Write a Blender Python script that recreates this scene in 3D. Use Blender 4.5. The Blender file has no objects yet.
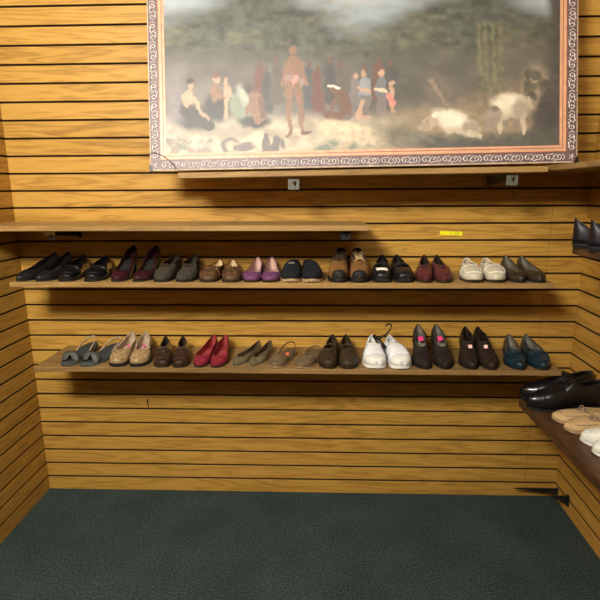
import bpy, bmesh, math, random
import numpy as np
from mathutils import Vector, Matrix
random.seed(7); rng = np.random.default_rng(7)
sc = bpy.context.scene; C = sc.collection
PI = math.pi

# ------------------------------------------------------------------ materials
def new_mat(name):
    m = bpy.data.materials.new(name); m.use_nodes = True
    nt = m.node_tree; b = nt.nodes['Principled BSDF']
    return m, nt, b
def ramp(nt, fac, stops, interp='LINEAR'):
    r = nt.nodes.new('ShaderNodeValToRGB'); r.color_ramp.interpolation = interp
    e = r.color_ramp.elements
    while len(e) < len(stops): e.new(0.5)
    for i, (p, c) in enumerate(stops):
        e[i].position = p; e[i].color = (*c, 1)
    nt.links.new(fac, r.inputs[0]); return r.outputs[0]
def noise(nt, vec, scale, detail=4, rough=.55, dist=0):
    n = nt.nodes.new('ShaderNodeTexNoise'); n.inputs['Scale'].default_value = scale
    n.inputs['Detail'].default_value = detail; n.inputs['Roughness'].default_value = rough
    n.inputs['Distortion'].default_value = dist
    nt.links.new(vec, n.inputs['Vector']); return n.outputs['Fac']
def bump(nt, b, h, strength, dist):
    n = nt.nodes.new('ShaderNodeBump'); n.inputs['Strength'].default_value = strength
    n.inputs['Distance'].default_value = dist
    nt.links.new(h, n.inputs['Height']); nt.links.new(n.outputs[0], b.inputs['Normal'])
def mathn(nt, op, a, bb=None):
    n = nt.nodes.new('ShaderNodeMath'); n.operation = op
    for i, v in enumerate((a, bb)):
        if v is None: continue
        if isinstance(v, (int, float)): n.inputs[i].default_value = v
        else: nt.links.new(v, n.inputs[i])
    return n.outputs[0]

def wood(name, stops, rough=.45, row=None, stretch=(1.1, 8, 12), bands=6.5, spec=.35):
    m, nt, b = new_mat(name)
    tc = nt.nodes.new('ShaderNodeTexCoord'); o = tc.outputs['Object']
    sep = nt.nodes.new('ShaderNodeSeparateXYZ'); nt.links.new(o, sep.inputs[0])
    cmb = nt.nodes.new('ShaderNodeCombineXYZ')
    if row:
        k = mathn(nt, 'FLOOR', mathn(nt, 'DIVIDE', sep.outputs[2], row))
        wn = nt.nodes.new('ShaderNodeTexWhiteNoise'); wn.noise_dimensions = '1D'
        nt.links.new(mathn(nt, 'MULTIPLY', mathn(nt, 'FLOOR', mathn(nt, 'DIVIDE', k, 2.0)), 3.7), wn.inputs['W'])
        nt.links.new(mathn(nt, 'ADD', sep.outputs[0], mathn(nt, 'MULTIPLY', wn.outputs['Value'], 17.0)), cmb.inputs[0])
        wn2 = nt.nodes.new('ShaderNodeTexWhiteNoise'); wn2.noise_dimensions = '1D'
        nt.links.new(mathn(nt, 'MULTIPLY', k, 1.37), wn2.inputs['W']); tone = wn2.outputs['Value']
    else:
        nt.links.new(sep.outputs[0], cmb.inputs[0]); tone = None
    nt.links.new(sep.outputs[1], cmb.inputs[1]); nt.links.new(sep.outputs[2], cmb.inputs[2])
    mp = nt.nodes.new('ShaderNodeMapping'); mp.inputs['Scale'].default_value = stretch
    nt.links.new(cmb.outputs[0], mp.inputs[0])
    big = noise(nt, mp.outputs[0], 1.6, 2.5, .5, .25)
    # cathedral figure: contour bands of a stretched noise
    w = mathn(nt, 'MULTIPLY', big, bands * 6.2832)
    s = mathn(nt, 'ADD', mathn(nt, 'MULTIPLY', mathn(nt, 'SINE', w), .5), .5)
    mp2 = nt.nodes.new('ShaderNodeMapping'); mp2.inputs['Scale'].default_value = (stretch[0]*5, stretch[1]*16, stretch[2]*16)
    nt.links.new(cmb.outputs[0], mp2.inputs[0])
    fine = noise(nt, mp2.outputs[0], 2.0, 5, .65)
    f = mathn(nt, 'ADD', mathn(nt, 'MULTIPLY', mathn(nt, 'POWER', s, .6), .22), mathn(nt, 'MULTIPLY', fine, .52))
    f = mathn(nt, 'ADD', f, mathn(nt, 'MULTIPLY', big, .2))
    if tone is not None: f = mathn(nt, 'ADD', f, mathn(nt, 'MULTIPLY', tone, .10))
    col = ramp(nt, f, stops)
    nt.links.new(col, b.inputs['Base Color'])
    b.inputs['Roughness'].default_value = rough; b.inputs['Specular IOR Level'].default_value = spec
    bump(nt, b, fine, .12, .002)
    return m

SP = .0762
OAK = [(.22, (.17, .082, .018)), (.40, (.33, .170, .029)), (.55, (.44, .238, .042)), (.80, (.54, .315, .070))]
M = {}
M['oak'] = wood('oak_slatwall', OAK, .5, SP, spec=.25)
M['groove'] = wood('groove_core', [(.3, (.022, .009, .003)), (.8, (.045, .02, .007))], .9)
M['shelf'] = wood('shelf_wood', [(.25, (.19, .108, .032)), (.5, (.29, .170, .056)), (.8, (.39, .24, .085))], .5, stretch=(.8, 7, 9))
M['shelf_dark'] = wood('dark_shelf_wood', [(.25, (.028, .012, .005)), (.55, (.065, .029, .012)), (.85, (.15, .078, .035))], .45, stretch=(5, 1.2, 9))
M['shelf_brown'] = wood('brown_shelf_wood', [(.25, (.14, .076, .026)), (.5, (.22, .128, .044)), (.8, (.31, .185, .068))], .5, stretch=(.8, 7, 9))

def leather(name, col, rough=.45, var=.25, scale=40, bmp=.25, coat=0, sheen=0, col2=None, spec=.3, metallic=0):
    m, nt, b = new_mat(name)
    tc = nt.nodes.new('ShaderNodeTexCoord')
    n = noise(nt, tc.outputs['Object'], scale, 4, .6)
    lo = tuple(c*(1-var) for c in col); hi = tuple(min(1, c*(1+var)) for c in (col2 or col))
    nt.links.new(ramp(nt, n, [(.35, lo), (.65, hi)]), b.inputs['Base Color'])
    n2 = noise(nt, tc.outputs['Object'], scale*6, 3, .6)
    bump(nt, b, n2, bmp, .0015)
    b.inputs['Roughness'].default_value = rough; b.inputs['Metallic'].default_value = metallic
    b.inputs['Specular IOR Level'].default_value = spec
    b.inputs['Coat Weight'].default_value = coat; b.inputs['Coat Roughness'].default_value = .12
    b.inputs['Sheen Weight'].default_value = sheen
    return m
def snake(name, a, c, scale=170):
    m, nt, b = new_mat(name)
    tc = nt.nodes.new('ShaderNodeTexCoord')
    v = nt.nodes.new('ShaderNodeTexVoronoi'); v.inputs['Scale'].default_value = scale
    nt.links.new(tc.outputs['Object'], v.inputs['Vector'])
    sp_ = nt.nodes.new('ShaderNodeSeparateColor'); nt.links.new(v.outputs['Color'], sp_.inputs[0])
    nt.links.new(ramp(nt, sp_.outputs[0], [(.2, a), (.8, c)]), b.inputs['Base Color'])
    bump(nt, b, v.outputs['Distance'], .4, .002); b.inputs['Roughness'].default_value = .5
    return m
M['black_leather'] = leather('black_leather', (.011, .010, .010), .36)
M['black_patent'] = leather('black_patent', (.006, .006, .007), .2, coat=.9, bmp=.08)
M['burgundy_patent'] = leather('burgundy_patent', (.035, .008, .012), .3, coat=.7, bmp=.12)
M['grey_suede'] = leather('grey_brown_suede', (.040, .033, .022), .9, bmp=.5)
M['rust_leather'] = leather('rust_leather', (.13, .045, .018), .5)
M['brown_print'] = snake('brown_reptile_print', (.035, .020, .009), (.12, .065, .028))
M['purple'] = leather('purple_leather', (.135, .048, .115), .42, var=.15)
M['black_canvas'] = leather('black_canvas', (.010, .011, .014), .95, scale=90, bmp=.6, spec=.2)
M['tan_suede'] = leather('tan_suede', (.17, .078, .020), .85, bmp=.5)
M['dark_brown_leather'] = leather('dark_brown_leather', (.035, .018, .010), .5)
M['maroon'] = leather('maroon_leather', (.085, .017, .022), .42, coat=.2)
M['white_leather'] = leather('white_leather', (.72, .68, .60), .5, var=.06)
M['cream_leather'] = leather('cream_leather', (.52, .47, .35), .5, var=.08)
M['bright_white'] = leather('bright_white_canvas', (.80, .80, .82), .6, var=.04)
M['metal_brown'] = leather('worn_dark_brown_leather', (.034, .024, .015), .38, var=.4, scale=60)
M['grey_sandal'] = leather('slate_grey_leather', (.070, .075, .066), .5, var=.2)
M['footbed_grey'] = leather('dark_slate_footbed', (.035, .042, .046), .55, var=.3)
M['cork'] = snake('cork_print', (.20, .125, .055), (.42, .29, .14), 220)
M['cork_light'] = leather('pale_tan_leather', (.42, .32, .21), .6)
M['bronze_patent'] = leather('dark_bronze_patent', (.040, .022, .013), .28, coat=.6, var=.4)
M['red'] = leather('red_leather', (.20, .018, .032), .42, var=.18)
M['olive_snake'] = snake('olive_reptile_print', (.065, .052, .024), (.20, .16, .085), 200)
M['taupe'] = leather('taupe_leather', (.125, .085, .045), .6, var=.18)
M['olive_brown'] = leather('brown_pebbled_leather', (.042, .027, .014), .42, var=.3, bmp=.5)
M['espresso'] = leather('espresso_suede', (.017, .010, .008), .75, bmp=.4)
M['espresso2'] = leather('dark_chocolate_leather', (.022, .013, .009), .5, var=.35)
M['navy'] = leather('teal_navy_leather', (.008, .024, .036), .38, coat=.3, var=.4)
M['black_dress'] = leather('polished_black_leather', (.006, .0055, .006), .33, bmp=.12, scale=25, coat=.5)
M['black_purple'] = leather('purple_black_leather', (.009, .006, .010), .4)
M['buff'] = leather('buff_leather', (.48, .32, .15), .6, var=.12)
M['lace_tan'] = leather('taupe_lace', (.28, .20, .13), .8)
M['offwhite'] = leather('off_white_leather', (.66, .66, .58), .55, var=.06)
M['beige_lining'] = leather('beige_lining', (.50, .38, .20), .7, var=.1)
M['pink_lining'] = leather('rose_beige_lining', (.50, .33, .26), .7, var=.1)
M['grey_lining'] = leather('grey_lining', (.15, .13, .10), .8)
M['dark_lining'] = leather('dark_lining', (.012, .009, .007), .8)
M['brown_lining'] = leather('brown_lining', (.09, .050, .026), .8)
M['red_lining'] = leather('red_lining', (.30, .04, .04), .7)
M['black_sole'] = leather('black_rubber', (.010, .010, .010), .6)
M['dark_sole'] = leather('dark_brown_sole', (.030, .018, .010), .6)
M['tan_sole'] = leather('gum_sole', (.36, .24, .12), .6)
M['white_sole'] = leather('white_rubber', (.70, .69, .64), .5, var=.05)
M['silver'] = leather('silver_metal', (.62, .62, .60), .25, metallic=1, bmp=.02)
M['gold'] = leather('brass_metal', (.6, .42, .16), .3, metallic=1, bmp=.02)
M['black_plastic'] = leather('black_plastic', (.008, .008, .008), .3, bmp=.02)
M['pink_tag'] = leather('pink_sticker', (.72, .035, .20), .6, var=.06, bmp=.02)
M['pale_tag'] = leather('pale_pink_sticker', (.85, .52, .45), .6, var=.06, bmp=.02)
M['orange_tag'] = leather('orange_tag_ink', (.75, .12, .06), .6, var=.06, bmp=.02)
M['white_tag'] = leather('white_paper', (.80, .78, .68), .7, var=.05, bmp=.02)
M['cream_paper'] = leather('cream_paper', (.62, .52, .34), .8, var=.12, bmp=.1)
M['yellow_tag'] = leather('yellow_tag', (.86, .80, .01), .6, var=.04, bmp=.02)
M['ink'] = leather('dark_ink', (.16, .17, .03), .7, bmp=.02)
M['bracket_grey'] = leather('grey_zinc_steel', (.12, .115, .095), .55, metallic=.2, bmp=.05)
M['bracket_black'] = leather('black_enamel_steel', (.012, .013, .015), .4, bmp=.05)
M['wire'] = leather('dark_wire', (.03, .025, .025), .5, bmp=.05)
M['frame_base'] = leather('purple_brown_frame', (.115, .065, .070), .55, var=.25, scale=30)
M['frame_silver'] = leather('pale_silver_scroll', (.74, .69, .64), .45, var=.10, scale=60)
M['frame_copper'] = leather('copper_lip', (.58, .30, .17), .4, var=.12, scale=40)
M['frame_line'] = leather('dark_copper_line', (.20, .07, .045), .5)
M['frame_edge'] = leather('pale_frame_edge', (.50, .40, .30), .5)
M['ceiling'] = leather('white_ceiling_tile', (.75, .74, .70), .9, var=.04, scale=60)
M['lamp_white'] = leather('white_enamel', (.8, .8, .8), .4, bmp=.02)

def carpet_mat():
    m, nt, b = new_mat('green_grey_carpet')
    tc = nt.nodes.new('ShaderNodeTexCoord'); o = tc.outputs['Object']
    n = noise(nt, o, 120, 3, .8); n2 = noise(nt, o, 4, 3, .5)
    f = mathn(nt, 'ADD', mathn(nt, 'MULTIPLY', n, .85), mathn(nt, 'MULTIPLY', n2, .15))
    nt.links.new(ramp(nt, f, [(.36, (.010, .022, .020)), (.5, (.034, .052, .050)), (.6, (.060, .078, .072)), (.70, (.13, .145, .12))]), b.inputs['Base Color'])
    b.inputs['Roughness'].default_value = 1; b.inputs['Specular IOR Level'].default_value = .1
    bump(nt, b, n, .8, .004)
    return m
M['carpet'] = carpet_mat()

# ------------------------------------------------------------------ object helpers
def link(name, me, mats, parent=None, smooth=True):
    o = bpy.data.objects.new(name, me); C.objects.link(o)
    for m in (mats if isinstance(mats, (list, tuple)) else [mats]): me.materials.append(m)
    if smooth:
        for p in me.polygons: p.use_smooth = True
    if parent: o.parent = parent
    return o
def mesh(name, vs, fs, mats, parent=None, smooth=True, mi=None, weld=0, solid=0, recalc=True):
    bm = bmesh.new(); bv = [bm.verts.new(v) for v in vs]
    for i, f in enumerate(fs):
        if len(set(f)) < 3: continue
        try:
            fc = bm.faces.new([bv[j] for j in f])
            if mi: fc.material_index = mi[i]
        except ValueError: pass
    if weld: bmesh.ops.remove_doubles(bm, verts=bm.verts, dist=weld)
    if recalc: bmesh.ops.recalc_face_normals(bm, faces=bm.faces)
    me = bpy.data.meshes.new(name); bm.to_mesh(me); bm.free()
    o = link(name, me, mats, parent, smooth)
    if solid:
        md = o.modifiers.new('thick', 'SOLIDIFY'); md.thickness = solid; md.offset = -1
    return o
class MB:
    def __init__(s): s.v = []; s.f = []; s.m = []
    def add(s, vs, fs, mi=0):
        n = len(s.v); s.v += [tuple(v) for v in vs]; s.f += [tuple(i+n for i in f) for f in fs]; s.m += [mi]*len(fs)
        return s
    def box(s, x0, x1, y0, y1, z0, z1, mi=0):
        vs = [(x, y, z) for x in (x0, x1) for y in (y0, y1) for z in (z0, z1)]
        return s.add(vs, [(0,1,3,2), (4,6,7,5), (0,4,5,1), (2,3,7,6), (0,2,6,4), (1,5,7,3)], mi)
    def tube(s, pts, r, n=6, mi=0, closed=False, flat=1.0):
        pts = [Vector(p) for p in pts]; N = len(pts); rings = []
        for i, p in enumerate(pts):
            a = pts[(i-1) % N] if (closed or i > 0) else p
            c = pts[(i+1) % N] if (closed or i < N-1) else p
            t = (c-a).normalized() if (c-a).length > 1e-9 else Vector((0, 0, 1))
            u = t.cross(Vector((0, 0, 1)));
            if u.length < .05: u = t.cross(Vector((0, 1, 0)))
            u.normalize(); w = u.cross(t)
            rr = r[i] if isinstance(r, (list, tuple)) else r
            rings.append([p + u*math.cos(q)*rr + w*math.sin(q)*rr*flat for q in [2*PI*k/n for k in range(n)]])
        vs = [v for R in rings for v in R]; fs = []
        for i in range(N if closed else N-1):
            j = (i+1) % N
            for k in range(n): fs.append((i*n+k, i*n+(k+1) % n, j*n+(k+1) % n, j*n+k))
        if not closed: fs += [tuple(range(n)), tuple((N-1)*n+k for k in range(n))]
        return s.add(vs, fs, mi)
    def ribbon(s, pts, side, width, th, mi=0):
        pts = [Vector(p) for p in pts]; N = len(pts); vs = []
        for i, p in enumerate(pts):
            t = (pts[min(i+1, N-1)] - pts[max(i-1, 0)]).normalized()
            sd = Vector(side[i]) if isinstance(side, list) else Vector(side)
            sd = (sd - t*sd.dot(t)).normalized(); nn = t.cross(sd)
            for a, b in ((-1, -1), (1, -1), (1, 1), (-1, 1)): vs.append(p + sd*a*width/2 + nn*b*th/2)
        fs = [(i*4+k, i*4+(k+1) % 4, i*4+4+(k+1) % 4, i*4+4+k) for i in range(N-1) for k in range(4)]
        fs += [(0, 1, 2, 3), tuple((N-1)*4+k for k in range(4))]
        return s.add(vs, fs, mi)
    def blob(s, c, r, n=10, mi=0, rot=None):
        vs = []; fs = []; m = n//2
        for i in range(m+1):
            a = PI*i/m
            for k in range(n):
                b = 2*PI*k/n
                v = Vector((math.sin(a)*math.cos(b)*r[0], math.sin(a)*math.sin(b)*r[1], math.cos(a)*r[2]))
                if rot: v = rot @ v
                vs.append(v + Vector(c))
        for i in range(m):
            for k in range(n): fs.append((i*n+k, i*n+(k+1) % n, (i+1)*n+(k+1) % n, (i+1)*n+k))
        return s.add(vs, fs, mi)
    def build(s, name, mats, parent=None, smooth=False, weld=1e-5, solid=0):
        return mesh(name, s.v, s.f, mats, parent, smooth, s.m, weld, solid)
def thing(name, label, cat, loc=(0, 0, 0), rz=0, group=None):
    o = bpy.data.objects.new(name, None); C.objects.link(o); o.empty_display_size = .05
    o.location = loc; o.rotation_euler = (0, 0, rz); o['label'] = label; o['category'] = cat
    if group: o['group'] = group
    return o
def tag(o, label, cat, group=None):
    o['label'] = label; o['category'] = cat
    if group: o['group'] = group
    return o
def bevel(o, w=.0015, seg=2):
    md = o.modifiers.new('bevel', 'BEVEL'); md.width = w; md.segments = seg; md.limit_method = 'ANGLE'
    return o

# ------------------------------------------------------------------ the room
W = 2.5987
def slat_wall(name, length, rows, cuts=(), loc=(0, 0, 0), rz=0, notches=()):
    """front face at local y=0 looking to -y, length along +x"""
    mb = MB(); g = .0042
    xs = [0] + list(cuts) + [length]
    for k in range(rows):
        z0 = k*SP + (g if k else .001); z1 = (k+1)*SP - g
        for a, b in zip(xs[:-1], xs[1:]):
            x0 = a + (.0006 if a > 0 else 0); x1 = b - (.0006 if b < length else 0)
            c = .0012
            prof = [(0.012, z0), (c, z0), (0, z0+c), (0, z1-c), (c, z1), (.012, z1)]
            vs = [(x0, p, z) for p, z in prof] + [(x1, p, z) for p, z in prof]
            mis = [1, 0, 0, 0, 1]
            for i in range(5): mb.add([vs[i], vs[i+1], vs[i+7], vs[i+6]], [(0, 1, 2, 3)], mis[i])
    mb.box(-.03, length+.03, .012, .022, 0, rows*SP, 1)
    for x, z in notches:      # chipped lip beside a groove
        mb.add([(x-.007, -.0004, z+.004), (x+.002, -.0004, z+.002), (x+.0025, -.0004, z-.055), (x-.0005, -.0004, z-.055)], [(0, 1, 2, 3)], 1)
    o = mb.build(name, [M['oak'], M['groove']])
    o.location = loc; o.rotation_euler = (0, 0, rz); o['kind'] = 'structure'
    return o
ROWS = 36
slat_wall('wall_back', W, ROWS, cuts=(2.445,), notches=((.556, .5055),))
slat_wall('wall_left', 3.2, ROWS, loc=(0, -3.2, 0), rz=PI/2)          # local +x runs to the back corner
slat_wall('wall_right', 3.2, ROWS, loc=(W, 0, 0), rz=-PI/2 - .0275)
mb = MB(); mb.box(-1.5, W+1.5, -5.2, .02, -.03, 0)
fl = mb.build('floor', M['carpet']); fl['kind'] = 'structure'
mb = MB(); mb.box(-1.5, W+1.5, -5.2, .02, ROWS*SP, ROWS*SP+.03)
ce = mb.build('ceiling', M['ceiling']); ce['kind'] = 'structure'

# ------------------------------------------------------------------ shelves
def board(name, L, D, T, mat, loc, label, group, ry=0, rz=0, chips=(), screws=(), skew=0):
    """long board: top at local z=0, back edge y=0, front y=-D, from x=0 to L"""
    t = thing(name, label, 'shelf', loc, rz, group); t.rotation_euler = (0, ry, rz)
    N = 60; vs = []; fs = []
    rr = random.Random(int(L*1000))
    for i in range(N+1):
        x = L*i/N
        dz = 0.0012*math.sin(x*2.3+1) ; dy = .0012*rr.random()
        for (y, z) in ((0, 0), (-D+.002-dy, 0), (-D-dy, -.002), (-D-dy, -T+.002), (-D+.002-dy, -T), (0, -T)):
            vs.append((x + (skew*(y/D) if i in (0, N) else 0), y, z+dz))
    for i in range(N):
        for k in range(6): fs.append((i*6+k, i*6+(k+1) % 6, (i+1)*6+(k+1) % 6, (i+1)*6+k))
    fs += [tuple(range(6)), tuple(N*6+k for k in range(6))]
    mesh('board', vs, fs, mat, t, False)
    for x in screws:
        s = MB(); s.tube([(x, -D-.0035, -T*.8), (x, -D+.004, -T*.8)], .0028, 8); s.build('screw', M['silver'], t)
    return t
G_SH = 'long wooden shelves on the slatted back wall'
board('wall_shelf', 1.60, .30, .022, M['shelf'], (.001, -.002, 1.3855), 'short bare wooden shelf above the upper row of shoes, touching the left wall', G_SH)
board('wall_shelf', 2.215, .30, .022, M['shelf'], (.127, -.002, 1.1555), 'long worn wooden shelf carrying the upper row of shoes', G_SH, ry=.0009, screws=(1.87,))
board('wall_shelf', 2.225, .30, .022, M['shelf_brown'], (.185, -.002, .7865), 'long brown wooden shelf carrying the lower row of shoes', G_SH, ry=.0006, screws=(1.98,))
board('wall_shelf', 1.415, .30, .022, M['shelf'], (.857, -.002, 1.5885), 'high wooden shelf with the big framed picture leaning on it', G_SH, ry=-.0125)

def side_board(label, x0, y0, y1, ztop, T, mat, wall_x, gap=.003):
    """board on the right wall: front edge at x0, runs from y0 (far) to y1 (near)"""
    t = thing('side_shelf', label, 'shelf', (0, 0, 0), 0, 'side shelves on the right wall')
    N = 24; vs = []; fs = []; rr = random.Random(int(ztop*100))
    for i in range(N+1):
        y = y0 + (y1-y0)*i/N; xw = W - .0275*abs(y) - gap; j = .004*rr.random()
        for x, z in ((xw, ztop), (x0+.002+j, ztop), (x0+j, ztop-.003), (x0+j*.5, ztop-T+.003), (x0+.003, ztop-T), (xw, ztop-T)):
            vs.append((x, y, z))
    for i in range(N):
        for k in range(6): fs.append((i*6+k, i*6+(k+1) % 6, (i+1)*6+(k+1) % 6, (i+1)*6+k))
    fs += [tuple(range(6)), tuple(N*6+k for k in range(6))]
    mesh('board', vs, fs, mat, t, False)
    return t
side_board('high side shelf just right of the framed picture, above eye level', 2.285, -.004, -1.5, 1.6085, .020, M['shelf_brown'], W)
side_board('middle side shelf at the right edge with dark purple-black shoes', 2.305, -.48, -1.5, 1.318, .024, M['shelf_dark'], W)
side_board('low side shelf holding black dress shoes, buff moccasins and white shoes', 2.262, -.265, -1.4, .645, .034, M['shelf_dark'], W)

# brackets -----------------------------------------------------------
def knife_bracket(label, loc, rz, L, mat, lip=.042, h0=.045, h1=.018, group='steel shelf brackets', face=.044, plate=.006):
    t = thing('shelf_bracket', label, 'bracket', loc, rz, group)
    b = MB()     # tapered blade in the local y-z plane, top edge at z=0, wall at y=0
    for x in (-.002, .002): pass
    pr = [(-.002, 0), (-L, 0), (-L, -h1), (-.002, -h0)]
    vs = [(-.0015, y, z) for y, z in pr] + [(.0015, y, z) for y, z in pr]
    b.add(vs, [(0, 1, 2, 3), (7, 6, 5, 4), (0, 4, 5, 1), (1, 5, 6, 2), (2, 6, 7, 3), (3, 7, 4, 0)])
    bb = b.build('blade', mat, t)
    p = MB(); p.box(-plate, plate, -.004, -.0005, -h0-.006, .004); p.build('wall_plate', mat, t)
    if lip:
        f = MB(); y = -L-.0015
        w = face/2; o_ = [(-w, 0), (w, 0), (w, -lip), (-w, -lip)]; i_ = [(-.006, -.012), (.011, -.010), (.008, -.030), (.002, -.026)]
        vs = [(x, yy, z) for yy in (y, y+.002) for x, z in o_+i_]
        fs = []
        for k in range(4):
            q = (k+1) % 4
            fs += [(k, q, 4+q, 4+k), (8+k, 8+q, 12+q, 12+k), (k, q, 8+q, 8+k), (4+k, 4+q, 12+q, 12+k)]
        f.add(vs, fs); f.build('front_plate', mat, t)
    return t
knife_bracket('grey steel bracket under the picture shelf, below the standing painted figure', (1.305, -.002, 1.5655), 0, .275, M['bracket_grey'])
knife_bracket('grey steel bracket under the picture shelf, below the grazing pale painted pig', (2.150, -.002, 1.5765), 0, .275, M['bracket_grey'])
knife_bracket('dark steel bracket under the right end of the short bare shelf', (1.512, -.002, 1.3622), 0, .27, M['bracket_black'], lip=.036, face=.040)
knife_bracket('dark steel bracket behind a torn cream scrap under the short shelf', (.300, -.002, 1.3622), 0, .24, M['bracket_black'], lip=.036, face=.030)
knife_bracket('black steel bracket low on the right wall, nearest the back corner', (W-.003, -.035, .068), -PI/2, .215, M['bracket_black'], lip=0, h0=.030, h1=.004)
knife_bracket('black steel bracket low on the right wall, just above the carpet edge', (W-.005, -.140, .098), -PI/2, .09, M['bracket_black'], lip=0, h0=.048, h1=.002, plate=.011)
knife_bracket('grey steel bracket beneath the low side shelf, under the white shoes', (W-.024, -.80, .6095), -PI/2, .265, M['bracket_grey'], lip=.024)
# torn scrap
s = MB(); pts = [(-.024, -.018), (-.022, -.004), (-.006, -.008), (.002, -.001), (.010, -.006), (.014, .001), (.026, 0), (.025, -.020), (.002, -.017), (-.004, -.022)]
vs = [(x, y, z) for y in (-.0012, 0) for x, z in pts]; n = len(pts)
s.add(vs, [tuple(range(n)), tuple(range(2*n-1, n-1, -1))] + [(i, (i+1) % n, n+(i+1) % n, n+i) for i in range(n)])
o = s.build('paper_scrap', M['cream_paper']); o.location = (.288, -.2475, 1.3630)
tag(o, 'torn cream paper scrap hanging under the short bare shelf near the left wall', 'paper')
# yellow tag
t = thing('price_tag', 'small bright yellow tag stuck on the back wall above the maroon and white shoes', 'tag', (2.003, -.0008, 1.327))
s = MB(); s.box(-.050, .050, -.0008, .0006, -.0085, .0085); o = s.build('paper', M['yellow_tag'], t); t.rotation_euler = (0, .035, 0)
s = MB()
for (x, z, w, h) in ((-.002, .000, .008, .0020), (.016, .001, .0016, .009), (.020, -.002, .006, .0018), (.024, .000, .0016, .009), (.028, .003, .006, .0016), (.034, .000, .0016, .009), (.030, -.002, .006, .0016), (.039, .001, .002, .007)):
    s.box(x-w/2, x+w/2, -.0013, -.0008, z-h/2, z+h/2)
s.build('ink_marks', M['ink'], t)

# ------------------------------------------------------------------ picture
def picture():
    PW, PH = 1.657, 1.09; lean = math.radians(10.6)
    t = thing('framed_picture', 'huge framed pastoral painting of figures and pale pigs leaning on the top shelf', 'picture', (.737, -.262, 1.5965))
    t.rotation_euler = (0, -.0125, 0)
    piv = bpy.data.objects.new('picture_assembly', None)
    bpy.data.objects.remove(piv)
    cl, sl = math.cos(lean), math.sin(lean)
    def T(u, v, w=0):   # w towards the viewer
        return (u, v*sl - w*cl, v*cl + w*sl)
    # raster in photo-like units
    S = 256.0
    fw = .067
    u = np.arange(fw, PW-fw+.001, .0031)
    v = np.concatenate([np.arange(.062, .80, .0031), np.linspace(.80, PH-fw, 40)[1:]])
    U, V = np.meshgrid(u, v)
    X = 150 + U*S; Y = 172.5 - .0193*(X-150) - V*S*1.03
    def vn(sx, sy, seed, oct=4):
        r = np.random.default_rng(seed); out = np.zeros_like(X); amp = 1; tot = 0
        for o_ in range(oct):
            gx = X/sx*(2**o_); gy = (Y+900)/sy*(2**o_)
            n = 256; G = r.random((n, n)); ix = np.floor(gx).astype(int); iy = np.floor(gy).astype(int)
            fx = gx-ix; fy = gy-iy; fx = fx*fx*(3-2*fx); fy = fy*fy*(3-2*fy)
            a = G[iy % n, ix % n]; b = G[iy % n, (ix+1) % n]; c = G[(iy+1) % n, ix % n]; d = G[(iy+1) % n, (ix+1) % n]
            out += amp*((a*(1-fx)+b*fx)*(1-fy)+(c*(1-fx)+d*fx)*fy); tot += amp; amp *= .55
        return out/tot
    def sm(a, b, x): q = np.clip((x-a)/(b-a), 0, 1); return q*q*(3-2*q)
    X0, Y0 = X, Y; img = np.zeros(X.shape+(3,))
    def mix(mask, col, vary=0.0, nz=None):
        nonlocal img
        c = np.array(col, dtype=float)[None, None, :]
        if nz is not None: c = c*(1+vary*(nz[..., None]-.5)*2)
        img = img*(1-mask[..., None]) + c*mask[..., None]
    n1 = vn(30, 18, 1); n2 = vn(9, 6, 2); n3 = vn(70, 30, 3); n4 = vn(5, 5, 5, 3)
    # sky and far trees at the top
    mix(np.ones_like(X), (.34, .40, .44))
    mix(sm(30, -60, Y)*sm(.35, .6, n3), (.62, .52, .38))
    tree = sm(-40, 20, Y + 60*(n3-.5) + 25*np.sin(X/33.))
    mix(tree, (.055, .062, .045), .9, n2)
    mix(tree*sm(.55, .7, n1)*.5, (.12, .11, .065), .5, n2)
    # dark band of trees behind the figures
    mix(sm(40, 70, Y)*sm(400, 330, X), (.125, .11, .10), .6, n1)
    mix(sm(40, 62, Y)*sm(350, 420, X), (.075, .070, .055), .6, n1)
    # light ground
    gl = 118 + 6*(n1-.5) + np.where(X > 400, (X-400)*.04, 0)
    mix(sm(gl-8, gl+8, Y)*sm(430, 380, X), (.38, .325, .24), .45, n2)
    mix(sm(116, 128, Y+8*(n1-.5))*sm(380, 440, X), (.21, .16, .10), .6, n2)
    mix(sm(128, 150, Y+10*(n1-.5))*sm(300, 350, X)*sm(600, 400, X)*.4, (.36, .27, .15), .5, n2)
    def ell(cx, cy, rx, ry, col, ang=0, soft=.35, vary=.2, a=1.0):
        c, s_ = math.cos(math.radians(ang)), math.sin(math.radians(ang))
        dx = X-cx; dy = Y-cy
        r = np.sqrt(((dx*c+dy*s_)/rx)**2 + ((-dx*s_+dy*c)/ry)**2)
        mix(sm(1+soft, 1-soft, r)*a, col, vary, n4)
    def cap(x1, y1, x2, y2, r1, r2, col, soft=.8, vary=.18, a=1.0):
        dx, dy = x2-x1, y2-y1; q = np.clip(((X-x1)*dx+(Y-y1)*dy)/(dx*dx+dy*dy), 0, 1)
        d = np.hypot(X-(x1+q*dx), Y-(y1+q*dy)) - (r1+(r2-r1)*q)
        mix(sm(soft, -soft, d)*a, col, vary, n4)
    wx = (vn(7, 7, 21, 3)-.5)*5; wy = (vn(7, 7, 22, 3)-.5)*5; X = X0+wx; Y = Y0+wy
    SK = (.20, .105, .065); SKL = (.40, .25, .16); SKD = (.12, .058, .035); DK = (.022, .018, .020); LT = (.52, .42, .28)
    # far figures, a row of draped people in the trees
    for i, x in enumerate((262, 270, 280, 312, 320, 333, 345, 368, 380, 392)):
        hc = 62 + 5*math.sin(i*2.1)
        cap(x, hc+8, x, hc+40, 4, 7, [(.12, .045, .035), (.05, .045, .048), (.085, .07, .06), (.055, .06, .065)][i % 4], 2.5)
        ell(x + 1.5*math.sin(i*5), hc+2, 2.2, 3.0, SKD, 0, .5)
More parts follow.
